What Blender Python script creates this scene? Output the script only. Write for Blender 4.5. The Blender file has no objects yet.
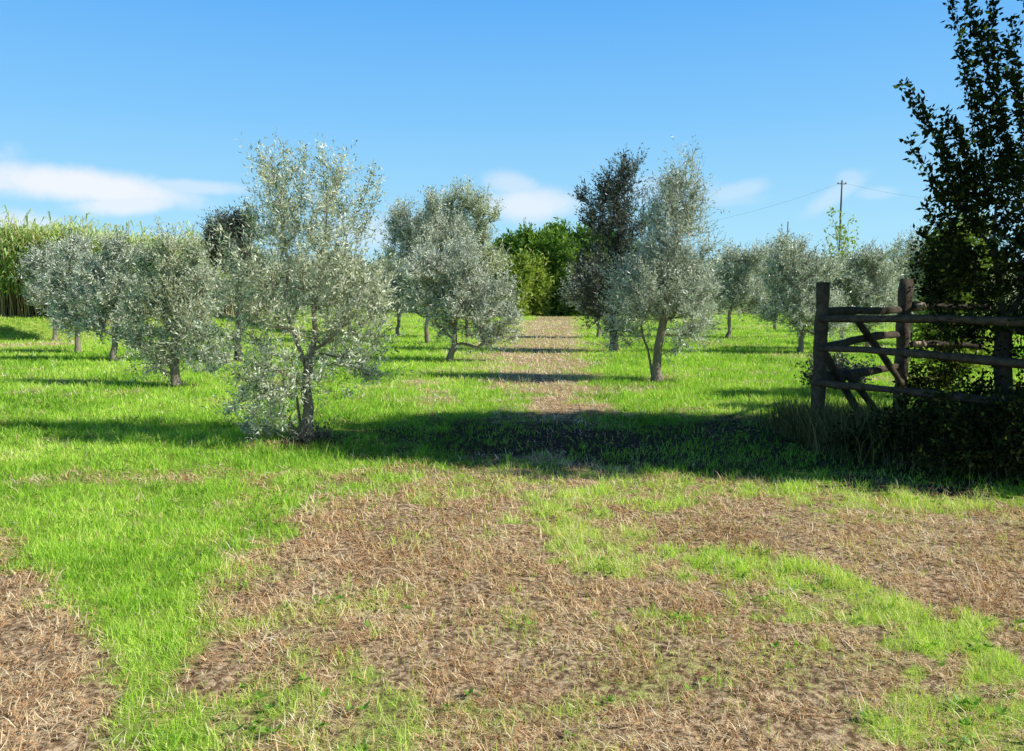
import bpy, math
import numpy as np
from mathutils import Vector, Matrix

PI = math.pi
scene = bpy.context.scene
COL = scene.collection
RNG = np.random.default_rng(11)

# ------------------------------------------------------------------ camera
F = 800.0; CX, CY = 512.0, 375.5
CAMH = 1.55
PITCH = math.atan(75.5 / F)
cp, sp = math.cos(PITCH), math.sin(PITCH)
cam_d = bpy.data.cameras.new('camera'); cam = bpy.data.objects.new('camera', cam_d)
COL.objects.link(cam); scene.camera = cam
cam_d.sensor_width = 36; cam_d.lens = F / 1024 * 36; cam_d.clip_start = 0.05; cam_d.clip_end = 3000
cam.location = (0, 0, CAMH); cam.rotation_euler = (PI / 2 - PITCH, 0, 0)

def ray(px, py):
    a, b = (px - CX) / F, -(py - CY) / F
    return np.array([a, cp + b * sp, -sp + b * cp])
def at(px, py, z=0.0):                     # pixel measured on the photo -> ground point
    r = ray(px, py); t = (z - CAMH) / r[2]
    return np.array([r[0] * t, r[1] * t, z])
def atY(px, py, Y):                        # pixel -> point at a distance Y
    r = ray(px, py); t = Y / r[1]
    return np.array([r[0] * t, Y, CAMH + r[2] * t])

# ------------------------------------------------------------------ sun
SUN_AZ = math.radians(15)      # light travels towards -X and slightly +Y
SUN_EL = math.radians(38)
SH = np.array([-math.cos(SUN_AZ), math.sin(SUN_AZ)])
sd = bpy.data.lights.new('sun', 'SUN'); so = bpy.data.objects.new('sun', sd); COL.objects.link(so)
sd.energy = 5.0; sd.angle = math.radians(0.5); sd.color = (1.0, 0.96, 0.88)
d = Vector((SH[0] * math.cos(SUN_EL), SH[1] * math.cos(SUN_EL), -math.sin(SUN_EL)))
so.rotation_euler = d.to_track_quat('-Z', 'Y').to_euler(); so.location = (20, -10, 20)

scene.view_settings.view_transform = 'Standard'
scene.view_settings.look = 'None'
scene.view_settings.exposure = 0; scene.view_settings.gamma = 1
scene.cycles.max_bounces = 8; scene.cycles.transparent_max_bounces = 4
scene.cycles.diffuse_bounces = 2; scene.cycles.transmission_bounces = 4

# ------------------------------------------------------------------ node helper
class N:
    def __init__(s, tree): s.t = tree; s.L = tree.links
    def new(s, ty, **kw):
        n = s.t.nodes.new(ty)
        for k, v in kw.items():
            if k.startswith('_'): setattr(n, k[1:], v)
        return n
    def put(s, sock, v):
        if v is None: return
        if hasattr(v, 'is_output'): s.L.new(v, sock)
        else: sock.default_value = v
    def math(s, op, a, b=None, c=None, clamp=False):
        n = s.new('ShaderNodeMath'); n.operation = op; n.use_clamp = clamp
        s.put(n.inputs[0], a); s.put(n.inputs[1], b)
        if c is not None: s.put(n.inputs[2], c)
        return n.outputs[0]
    def mix(s, f, a, b, blend='MIX'):
        n = s.new('ShaderNodeMix'); n.data_type = 'RGBA'; n.blend_type = blend
        s.put(n.inputs[0], f); s.put(n.inputs[6], a); s.put(n.inputs[7], b)
        return n.outputs[2]
    def noise(s, vec, scale, detail=4, rough=.55, out=0):
        n = s.new('ShaderNodeTexNoise'); s.put(n.inputs['Vector'], vec)
        n.inputs['Scale'].default_value = scale; n.inputs['Detail'].default_value = detail
        n.inputs['Roughness'].default_value = rough
        return n.outputs[out]
    def ramp(s, f, stops):
        n = s.new('ShaderNodeValToRGB'); s.put(n.inputs[0], f); e = n.color_ramp.elements
        while len(e) < len(stops): e.new(0.5)
        for i, (p, c) in enumerate(stops):
            e[i].position = p; e[i].color = (c[0], c[1], c[2], 1) if not isinstance(c, (int, float)) else (c, c, c, 1)
        return n.outputs[0]
    def attr(s, name, out='Fac'):
        n = s.new('ShaderNodeAttribute'); n.attribute_name = name
        return n.outputs[out]

def mat(name):
    m = bpy.data.materials.new(name); m.use_nodes = True
    m.node_tree.nodes.clear(); n = N(m.node_tree)
    out = n.new('ShaderNodeOutputMaterial')
    return m, n, out

def leaf_mat(name, stops, under=None, trans=.3, rough=.5, tsat=(1.15, 1.2, .6), spec=.4):
    """leaf colour from a per-face tint; 'under' = colour of the lower face"""
    m, n, out = mat(name)
    c = n.ramp(n.attr('tint'), stops)
    if under:
        g = n.new('ShaderNodeNewGeometry')
        c2 = n.ramp(n.attr('tint'), under)
        c = n.mix(g.outputs['Backfacing'], c, c2)
    b = n.new('ShaderNodeBsdfPrincipled'); n.put(b.inputs['Base Color'], c)
    b.inputs['Roughness'].default_value = rough
    b.inputs['Specular IOR Level'].default_value = spec
    t = n.new('ShaderNodeBsdfTranslucent'); n.put(t.inputs[0], n.mix(1.0, c, (*tsat, 1), 'MULTIPLY'))
    ms = n.new('ShaderNodeMixShader'); ms.inputs[0].default_value = trans
    n.L.new(b.outputs[0], ms.inputs[1]); n.L.new(t.outputs[0], ms.inputs[2]); n.L.new(ms.outputs[0], out.inputs[0])
    return m

def bark_mat(name, a, b, scale=9, bump=.6, stretch=.25):
    m, n, out = mat(name)
    tc = n.new('ShaderNodeTexCoord'); mp = n.new('ShaderNodeMapping')
    n.L.new(tc.outputs['Object'], mp.inputs[0]); mp.inputs['Scale'].default_value = (1, 1, stretch)
    f = n.noise(mp.outputs[0], scale, 8, .7); f2 = n.noise(mp.outputs[0], scale * 6, 4, .7)
    k = n.math('ADD', n.math('MULTIPLY', f, .65), n.math('MULTIPLY', f2, .35))
    c = n.ramp(k, [(.3, a), (.5, tuple((x + y) / 2 for x, y in zip(a, b))), (.68, b)])
    p = n.new('ShaderNodeBsdfPrincipled'); n.put(p.inputs['Base Color'], c); p.inputs['Roughness'].default_value = .9
    p.inputs['Specular IOR Level'].default_value = .2
    bm_ = n.new('ShaderNodeBump'); bm_.inputs['Strength'].default_value = bump; bm_.inputs['Distance'].default_value = .03
    n.put(bm_.inputs['Height'], k); n.L.new(bm_.outputs[0], p.inputs['Normal']); n.L.new(p.outputs[0], out.inputs[0])
    return m

M = {}
M['olive'] = leaf_mat('olive_leaf', [(0, (.07, .09, .05)), (.25, (.18, .22, .13)), (.52, (.66, .72, .56)), (1, (.90, .94, .82))],
                      [(0, (.16, .18, .14)), (.25, (.42, .46, .38)), (.50, (.88, .90, .83)), (1, (.97, .98, .95))], trans=.2, rough=.4, tsat=(1, 1.1, .7), spec=.6)
M['olive_green'] = leaf_mat('olive_leaf_green', [(0, (.06, .08, .035)), (.25, (.20, .24, .12)), (.52, (.72, .77, .52)), (1, (.92, .95, .72))],
                      [(0, (.15, .18, .11)), (.25, (.42, .46, .33)), (.50, (.90, .92, .78)), (1, (.97, .98, .88))], trans=.22, rough=.42, tsat=(1, 1.1, .6), spec=.5)
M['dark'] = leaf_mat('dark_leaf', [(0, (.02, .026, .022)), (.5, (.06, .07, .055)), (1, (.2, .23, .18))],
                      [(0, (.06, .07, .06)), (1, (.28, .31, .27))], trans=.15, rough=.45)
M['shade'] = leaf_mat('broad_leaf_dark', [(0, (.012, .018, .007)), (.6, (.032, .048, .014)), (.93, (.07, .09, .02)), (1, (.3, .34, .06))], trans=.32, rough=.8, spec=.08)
M['bright'] = leaf_mat('bright_leaf', [(0, (.16, .26, .03)), (.5, (.34, .46, .08)), (1, (.62, .68, .20))], trans=.4)
M['evergreen'] = leaf_mat('evergreen_leaf', [(0, (.04, .10, .015)), (.5, (.16, .32, .04)), (1, (.42, .60, .12))], trans=.38)
M['reed'] = leaf_mat('reed_leaf', [(0, (.20, .36, .07)), (.4, (.42, .62, .17)), (1, (.82, .90, .50))], trans=.35, rough=.6)
M['reedstalk'] = leaf_mat('reed_stalk', [(0, (.25, .17, .06)), (.5, (.45, .34, .14)), (1, (.6, .5, .25))], trans=.05)
M['grass'] = leaf_mat('grass_blade', [(0, (.08, .19, .02)), (.3, (.34, .64, .05)), (.65, (.66, .90, .12)), (.88, (.88, .95, .32)), (1, (.94, .82, .52))],
                      trans=.34, rough=.5, tsat=(1.15, 1.3, .4), spec=.3)
M['straw'] = leaf_mat('straw', [(0, (.09, .045, .025)), (.18, (.50, .25, .10)), (.45, (.86, .58, .31)), (.8, (.97, .84, .56)), (1, (.95, .88, .72))], trans=.2, rough=.7)
M['weed'] = leaf_mat('weed_leaf', [(0, (.12, .28, .03)), (.6, (.26, .50, .06)), (1, (.45, .65, .10))], trans=.35)
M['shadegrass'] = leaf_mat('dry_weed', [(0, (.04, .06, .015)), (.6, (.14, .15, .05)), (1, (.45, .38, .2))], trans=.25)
M['bark'] = bark_mat('olive_bark', (.09, .07, .05), (.48, .40, .31))
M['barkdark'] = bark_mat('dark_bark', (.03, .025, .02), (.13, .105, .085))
M['twig'] = bark_mat('pale_twig', (.2, .17, .12), (.5, .45, .36))
M['wood'] = bark_mat('weathered_wood', (.014, .010, .007), (.19, .15, .11), scale=11, bump=1, stretch=1)
M['woodcut'] = bark_mat('sawn_wood', (.35, .26, .17), (.6, .48, .34), scale=20, bump=.2, stretch=1)
M['pole'] = bark_mat('pole_wood', (.10, .09, .08), (.2, .18, .16))
m_, n_, o_ = mat('wire'); p_ = n_.new('ShaderNodeBsdfPrincipled'); p_.inputs['Base Color'].default_value = (.2, .25, .32, 1); p_.inputs['Roughness'].default_value = .5
n_.L.new(p_.outputs[0], o_.inputs[0]); M['wire'] = m_

# ------------------------------------------------------------------ objects
def link(name, me, m, parent=None, loc=(0, 0, 0)):
    o = bpy.data.objects.new(name, me); COL.objects.link(o)
    if me is not None and m is not None: me.materials.append(m)
    o.location = loc
    if parent: o.parent = parent
    return o
def tag(o, label=None, cat=None, group=None, kind=None):
    if label: o['label'] = label
    if cat: o['category'] = cat
    if group: o['group'] = group
    if kind: o['kind'] = kind
    return o
def empty(name, loc, rz=0): 
    o = bpy.data.objects.new(name, None); COL.objects.link(o); o.location = loc; o.rotation_euler = (0, 0, rz); o.empty_display_size = .2
    return o

def mesh(name, V, quads=None, tris=None, tint=None, smooth=False):
    """numpy arrays -> mesh; tint = one value per face (quads first)"""
    V = np.asarray(V, dtype=np.float32).reshape(-1, 3)
    q = np.asarray(quads if quads is not None else np.zeros((0, 4)), dtype=np.int32).reshape(-1, 4)
    t = np.asarray(tris if tris is not None else np.zeros((0, 3)), dtype=np.int32).reshape(-1, 3)
    me = bpy.data.meshes.new(name)
    me.vertices.add(len(V)); me.vertices.foreach_set('co', V.ravel())
    nl = q.size + t.size; me.loops.add(nl)
    me.loops.foreach_set('vertex_index', np.concatenate([q.ravel(), t.ravel()]))
    nf = len(q) + len(t); me.polygons.add(nf)
    st = np.concatenate([np.arange(len(q)) * 4, q.size + np.arange(len(t)) * 3]).astype(np.int32)
    me.polygons.foreach_set('loop_start', st)
    if smooth: me.polygons.foreach_set('use_smooth', np.ones(nf, dtype=bool))
    me.update(calc_edges=True)
    if tint is not None:
        a = me.attributes.new('tint', 'FLOAT', 'FACE'); a.data.foreach_set('value', np.clip(tint, 0, 1).astype(np.float32))
    return me

# ------------------------------------------------------------------ noise in the ground plane
_g = np.random.default_rng(3).random((256, 256))
def vnoise(x, y, s):
    x = np.asarray(x) * s + 71.3; y = np.asarray(y) * s + 19.7
    xi = np.floor(x).astype(int); yi = np.floor(y).astype(int); fx = x - xi; fy = y - yi
    fx = fx * fx * (3 - 2 * fx); fy = fy * fy * (3 - 2 * fy)
    g = lambda i, j: _g[i % 256, j % 256]
    return (g(xi, yi) * (1 - fx) + g(xi + 1, yi) * fx) * (1 - fy) + (g(xi, yi + 1) * (1 - fx) + g(xi + 1, yi + 1) * fx) * fy
def fbm(x, y, s, o=3):
    r = 0; a = .5; t = 0
    for k in range(o): r = r + a * vnoise(x, y, s * 2 ** k); t += a; a *= .5
    return r / t
def sstep(a, b, v):
    t = np.clip((v - a) / (b - a), 0, 1); return t * t * (3 - 2 * t)
def sdist(x, y, poly):
    """signed distance to a polygon (positive inside)"""
    P = np.array(poly); n = len(P); d = np.full(np.shape(x), 1e9); inside = np.zeros(np.shape(x), bool)
    for i in range(n):
        ax, ay = P[i]; bx, by = P[(i + 1) % n]; ex, ey = bx - ax, by - ay
        t = np.clip(((x - ax) * ex + (y - ay) * ey) / (ex * ex + ey * ey + 1e-12), 0, 1)
        d = np.minimum(d, np.hypot(x - ax - t * ex, y - ay - t * ey))
        c = ((ay > y) != (by > y)) & (x < (bx - ax) * (y - ay) / (by - ay + 1e-12) + ax)
        inside ^= c
    return np.where(inside, d, -d)
def W(pts): return [tuple(at(px, py)[:2]) for px, py in pts]

STRAW = [(W([(-400, 505), (-60, 525), (0, 548), (45, 580), (95, 625), (118, 680), (135, 760), (140, 1100), (-900, 1100), (-900, 505)]), .02, .12),
         (W([(208, 760), (186, 680), (186, 620), (200, 580), (245, 540), (325, 503), (400, 476), (470, 464), (600, 470), (700, 476), (820, 488), (1030, 498), (1400, 515), (1500, 1100), (240, 1100)]), .13, .2),
         (W([(500, 480), (512, 412), (520, 388), (496, 372), (508, 350), (522, 330), (538, 316), (577, 316), (583, 340), (588, 380), (592, 415), (604, 480)]), .14, .45),
         (W([(-700, 347), (0, 348), (75, 345), (75, 342), (0, 344), (-700, 344)]), .25, .4)]
PATCH = [(W([(222, 690), (240, 630), (300, 590), (345, 590), (372, 650), (400, 760), (230, 800)]), .42, .22),
         (W([(520, 500), (600, 486), (655, 530), (700, 585), (640, 598), (560, 555)]), .62, .3),
         (W([(640, 540), (720, 538), (850, 585), (960, 620), (1040, 660), (1040, 725), (900, 650), (760, 612), (680, 580)]), .72, .22),
         (W([(560, 474), (700, 478), (850, 488), (1040, 498), (1040, 514), (850, 507), (700, 500), (600, 494)]), .5, .35),
         (W([(380, 472), (560, 464), (580, 492), (450, 505), (370, 505)]), .42, .35),
         (W([(950, 690), (1040, 670), (1040, 770), (930, 730)]), .45, .2),
         (W([(470, 690), (600, 700), (640, 800), (440, 800)]), .35, .2)]
STRIP = W([(20, 535), (225, 545), (200, 600), (186, 650), (196, 720), (205, 900), (150, 900), (142, 760), (128, 690), (100, 630), (55, 580)])
PALE = [W([(392, 388), (430, 362), (470, 340), (520, 322), (545, 318), (540, 350), (530, 400), (460, 398)])]

def cover(x, y):
    """living grass cover 0..1 and dryness 0..1 of the ground at (x, y)"""
    x = np.asarray(x, float); y = np.asarray(y, float)
    nz = (fbm(x, y, 2.2, 4) - .5); n2 = (fbm(x + 40, y, 7, 3) - .5)
    g = .93 + .3 * nz
    dry = sstep(12, 60, y) * .28 + .20 + .55 * (fbm(x - 30, y + 9, .6, 3) - .5)
    for poly, val, wd in STRAW:
        m = sstep(-wd * 1.6, wd * 1.6, sdist(x, y, poly) + nz * wd * 2.6 + n2 * wd * 4)
        g = g * (1 - m) + val * m; dry = dry + m * .35
    for poly, val, wd in PATCH:
        m = sstep(-wd, wd, sdist(x, y, poly) + nz * wd * 3 + n2 * wd * 3)
        g = np.maximum(g, val * m * (1 + 2.2 * n2 + .8 * nz) * .98); dry = dry + .3 * m
    m = sstep(-.1, .12, sdist(x, y, STRIP) + nz * .25 + n2 * .3); g = np.maximum(g, .95 * m); dry = dry * (1 - .5 * m)
    for poly in PALE:
        m = sstep(-.6, .8, sdist(x, y, poly) + nz * 2)
        g = g * (1 - .6 * m * sstep(.35, .6, fbm(x, y, 1.5, 3))); dry = dry + m * .3
    g = g + sstep(.55, .72, fbm(x + 11, y - 7, 2.3, 4)) * .22 * (y < 60) + sstep(14, 22, y) * .15 * sstep(.42, .6, fbm(x - 9, y * .6, 1.1, 4))
    g = g - sstep(.56, .72, fbm(x - 31, y + 17, 1.1, 5)) * .45
    g = g * (1 - .35 * sstep(14, 40, y) * sstep(.4, .62, fbm(x, y * 2, .35, 4)))
    return np.clip(g, 0, 1), np.clip(dry, 0, 1)
SHADE_BAND = W([(330, 430), (470, 416), (600, 418), (720, 414), (840, 420), (1100, 420), (1400, 500), (1024, 500), (820, 480), (640, 474), (480, 462), (380, 458)])  # outline of the tree shadow band that is painted into the ground
def shade_soil(x, y):
    """dark soil: cast-shadow band painted into the ground, plus discs at trunk feet"""
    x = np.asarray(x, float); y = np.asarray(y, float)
    l_ = sstep(-.5, .7, sdist(x, y, SHADE_BAND) + (fbm(x - 3, y, 1.6, 4) - .5) * 2.2)
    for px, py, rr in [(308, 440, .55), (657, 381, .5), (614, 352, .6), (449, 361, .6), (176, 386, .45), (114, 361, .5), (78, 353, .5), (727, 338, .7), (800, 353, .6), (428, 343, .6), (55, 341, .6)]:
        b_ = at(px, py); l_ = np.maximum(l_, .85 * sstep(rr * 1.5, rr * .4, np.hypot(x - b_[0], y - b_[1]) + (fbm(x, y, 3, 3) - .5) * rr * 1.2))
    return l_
def height(x, y):
    x = np.asarray(x, float); y = np.asarray(y, float)
    h = .05 * (fbm(x, y, .9, 3) - .5) + .02 * (fbm(x, y, 4, 3) - .5)
    h = h + .8 * sstep(0, 3.5, (-15.5 - x) * .5 + (y - 32.0) * .8) * (x < -8) * sstep(-8, -15, x)
    return h

# ------------------------------------------------------------------ ground: one sheet to the horizon
xs = np.concatenate([-np.geomspace(1200, 9.2, 90), np.arange(-9, 9.01, .05), np.geomspace(9.2, 1200, 90)])
ys = np.concatenate([-np.geomspace(400, 1, 20), np.arange(-.5, 13, .05), np.geomspace(13.1, 1600, 170)])
X, Y = np.meshgrid(xs, ys); gv, dv = cover(X, Y); lv = shade_soil(X, Y); gv = gv * (1 - .75 * lv)
micro = (fbm(X, Y, 14, 3) - .5) * .03 * ((np.abs(X) < 9) & (Y < 13))
Z = height(X, Y) + micro - .006
nx, ny = len(xs), len(ys)
I = np.arange(nx * ny).reshape(ny, nx)
quads = np.stack([I[:-1, :-1], I[:-1, 1:], I[1:, 1:], I[1:, :-1]], -1).reshape(-1, 4)
me = mesh('ground', np.stack([X, Y, Z], -1).reshape(-1, 3), quads, smooth=True)
a = me.attributes.new('cover', 'FLOAT', 'POINT'); a.data.foreach_set('value', gv.ravel().astype(np.float32))
a = me.attributes.new('dry', 'FLOAT', 'POINT'); a.data.foreach_set('value', dv.ravel().astype(np.float32))
a = me.attributes.new('shade_soil', 'FLOAT', 'POINT'); a.data.foreach_set('value', lv.ravel().astype(np.float32))
m, n, out = mat('orchard_ground')
tc = n.new('ShaderNodeTexCoord'); P = tc.outputs['Object']
nf = n.noise(P, 26, 6, .7); nm = n.noise(P, 5, 5, .6); nl = n.noise(P, .5, 4, .6)
soil = n.ramp(nf, [(.3, (.05, .03, .02)), (.46, (.25, .155, .085)), (.62, (.84, .63, .39))])
soil = n.mix(n.math('MULTIPLY', n.attr('dry'), n.math('MULTIPLY', nf, .15)), soil, (.84, .70, .46, 1))
soil = n.mix(n.attr('shade_soil'), soil, n.ramp(nf, [(.35, (.025, .018, .012)), (.65, (.16, .10, .06))]))  # near-black soil paints in the shade band
grs = n.ramp(n.math('ADD', n.math('MULTIPLY', nf, .5), n.math('MULTIPLY', nm, .5)), [(.3, (.04, .10, .012)), (.5, (.26, .42, .05)), (.7, (.56, .68, .13))])
grsd = n.ramp(nm, [(.3, (.30, .42, .05)), (.7, (.68, .66, .24))])
g2 = n.mix(n.math('MULTIPLY', n.attr('dry'), n.math('MULTIPLY', nl, 1.4), clamp=True), grs, grsd)
fac = n.math('ADD', n.attr('cover'), n.math('MULTIPLY', n.math('SUBTRACT', nf, .5), 1.2))
fac = n.math('MULTIPLY', n.math('SUBTRACT', fac, .3), 2.5, clamp=True)
c = n.mix(fac, soil, g2)
p = n.new('ShaderNodeBsdfPrincipled'); n.put(p.inputs['Base Color'], c); p.inputs['Roughness'].default_value = .95; p.inputs['Specular IOR Level'].default_value = .1
bp = n.new('ShaderNodeBump'); bp.inputs['Strength'].default_value = .8; bp.inputs['Distance'].default_value = .03; n.put(bp.inputs['Height'], nf)
n.L.new(bp.outputs[0], p.inputs['Normal']); n.L.new(p.outputs[0], out.inputs[0])
tag(link('ground', me, m), 'orchard ground of soil, dry clippings and short grass', kind='structure')

# ------------------------------------------------------------------ grass, straw, weeds (uncountable)
def scatter(total_k, y0, y1, p, seed, yref=4., side=.72, pad=1.6):
    r = np.random.default_rng(seed)
    yy = np.linspace(y0, y1, 4000); dens = total_k * (yref / np.maximum(yy, yref)) ** p * 2 * (side * yy + pad)
    cdf = np.cumsum(dens) * (yy[1] - yy[0]); Nn = int(cdf[-1])
    y = np.interp(r.random(Nn) * cdf[-1], cdf, yy); x = (r.random(Nn) * 2 - 1) * (side * y + pad)
    return x, y, r
def blades(name, x, y, r, h, w, lean, tint, m, label, cat, curl=.6, z0=-.01, az=None):
    Nn = len(x); z = height(x, y) + z0
    if az is None: az = r.random(Nn) * 2 * PI
    fa = r.random(Nn) * 2 * PI                              # facing of the flat side
    sx, sy = np.cos(fa) * w / 2, np.sin(fa) * w / 2
    lx, ly = np.cos(az) * np.sin(lean), np.sin(az) * np.sin(lean); lz = np.cos(lean)
    l2 = np.minimum(lean + curl * r.random(Nn), 1.75); mx, my, mz = np.cos(az) * np.sin(l2), np.sin(az) * np.sin(l2), np.cos(l2)
    B = np.stack([x, y, z], -1); S = np.stack([sx, sy, np.zeros(Nn)], -1)
    D1 = np.stack([lx, ly, lz], -1) * (h * .55)[:, None]; D2 = np.stack([mx, my, mz], -1) * (h * .5)[:, None]
    V = np.stack([B - S, B + S, B + D1 + S * .8, B + D1 - S * .8, B + D1 + D2], 1)
    V[:, :, 2] = np.maximum(V[:, :, 2], (z - .02)[:, None])
    i = np.arange(Nn)[:, None] * 5
    q = i + np.array([[0, 1, 2, 3]]); t = i + np.array([[3, 2, 4]])
    me = mesh(name, V.reshape(-1, 3), q, t, np.concatenate([tint, tint]))
    return tag(link(name, me, m), label, cat, kind='stuff')

x, y, r = scatter(8200, 1.9, 85, 1.75, 21)
g, dry = cover(x, y); clump = fbm(x, y, 9, 3)
lt = shade_soil(x, y); g = g * (1 - .55 * lt)
keep = (r.random(len(x)) < np.clip(g, 0, 1) ** 1.3 * (.35 + 1.1 * clump)) 
x, y, g, dry, clump = x[keep], y[keep], g[keep], dry[keep], clump[keep]; Nn = len(x)
sc_ = (np.maximum(y, 3) / 4)
h = (.025 + .035 * r.random(Nn) ** 1.5 + .045 * sstep(.5, .72, clump)) * sc_ ** .25 * (.7 + .5 * g)
w = (.0022 + .0022 * r.random(Nn)) * sc_ ** .85
tint = np.clip(.12 + .58 * r.random(Nn) + .5 * (dry - .2) + .35 * (fbm(x, y, 2.5, 2) - .5) + .7 * (fbm(x + 50, y, .8, 4) - .5) + (r.random(Nn) < .05) * .4 - .3 * shade_soil(x, y), 0, 1)  # last term darkens the blades inside the painted shade band
blades('grass', x, y, r, h, w, .1 + .75 * r.random(Nn), tint, M['grass'], 'short bright green grass growing across the orchard', 'grass')
print('grass', Nn)

x, y, r = scatter(8500, 1.9, 60, 1.9, 22)
g, dry = cover(x, y)
keep = r.random(len(x)) < np.clip(1.02 - g, 0, 1) ** 1.1 * (1 - .85 * shade_soil(x, y)) * 1.1 * (.08 + 1.25 * sstep(.34, .62, fbm(x + 5, y, 7, 4)))
x, y, g, dry = x[keep], y[keep], g[keep], dry[keep]; Nn = len(x)
sc_ = (np.maximum(y, 3) / 4)
h = (.018 + .075 * r.random(Nn) ** 2.5) * sc_ ** .3; w = (.0025 + .0035 * r.random(Nn)) * sc_ ** .8
tint = np.clip(.12 + .75 * r.random(Nn) + .6 * (fbm(x, y, 3, 3) - .5) + .22 * sstep(9, 14, y), 0, 1)
lean = np.where(r.random(Nn) < .3, .3 + .8 * r.random(Nn), 1.1 + .45 * r.random(Nn))
swirl = fbm(x, y, 1.2, 2) * 5 + r.normal(0, 1.8, Nn)
blades('dry_clippings', x, y, r, h, w, lean, tint, M['straw'], 'tan mown grass clippings and dead stalks on bare ground', 'dry grass', curl=.3, z0=.004, az=swirl)
print('straw', Nn)

def leafquads(P, D, U, L, Wd, fold=0):
    """kite-shaped leaves: base P, direction D, side U"""
    S = U * (Wd / 2)[:, None]; Dl = D * L[:, None]
    V = np.stack([P, P + Dl * .45 + S, P + Dl, P + Dl * .45 - S], 1)
    if fold:
        Nn_ = np.cross(D, U); V[:, 2] -= Nn_ * (L * fold)[:, None]
    i = np.arange(len(P))[:, None] * 4
    return V.reshape(-1, 3), i + np.array([[0, 1, 2, 3]])
def unit(v): return v / (np.linalg.norm(v, axis=-1, keepdims=True) + 1e-9)

# broad-leaved weeds in the green strips
x, y, r = scatter(60, 2, 14, 1.3, 31); g, dry = cover(x, y)
keep = (g > .3) & (r.random(len(x)) < g * (fbm(x, y, 1.4, 3) > .5)); x, y = x[keep], y[keep]; k = 7
Pw = np.repeat(np.stack([x, y, height(x, y) + .015], -1), k, 0); Nn = len(Pw)
aw = r.random(Nn) * 2 * PI; ew = .05 + .6 * r.random(Nn)
Dw = np.stack([np.cos(aw) * np.cos(ew), np.sin(aw) * np.cos(ew), np.sin(ew)], -1); Uw = unit(np.cross(Dw, np.array([0, 0, 1.])) + r.normal(0, .2, (Nn, 3)))
V, q = leafquads(Pw, Dw, Uw, .02 + .025 * r.random(Nn), .010 + .011 * r.random(Nn), .15)
tag(link('weeds', mesh('weeds', V, q, tint=r.random(Nn)), M['weed']), 'small broad-leaved weeds scattered through the grass', 'weeds', kind='stuff')

# ------------------------------------------------------------------ tree grower
def tube_chain(pts, rad, sides, V, Q, bump=0, rng=None):
    pts = np.asarray(pts); n_ = len(pts)
    T = np.gradient(pts, axis=0); T = unit(T)
    ref = np.array([1., 0, 0]) if abs(T[0][0]) < .8 else np.array([0, 1., 0])
    u = unit(np.cross(T[0], ref)); base = len(V) and sum(len(v) for v in V)
    ang = np.arange(sides) * 2 * PI / sides
    rings = []
    ph = rng.random(3) * 6 if rng is not None else np.zeros(3)
    for i in range(n_):
        u = unit(u - T[i] * np.dot(u, T[i])); v = np.cross(T[i], u)
        rr = rad[i] * (1 + bump * (np.sin(ang * 3 + ph[0] + i * .35) * .5 + np.sin(ang * 5 + ph[1] - i * .5) * .3))
        rings.append(pts[i] + np.cos(ang)[:, None] * u * rr[:, None] + np.sin(ang)[:, None] * v * rr[:, None])
    V.append(np.concatenate(rings))
    a_ = np.arange(sides); b_ = (a_ + 1) % sides
    for i in range(n_ - 1):
        o = base + i * sides
        Q.append(np.stack([o + a_, o + b_, o + sides + b_, o + sides + a_], -1))

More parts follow.
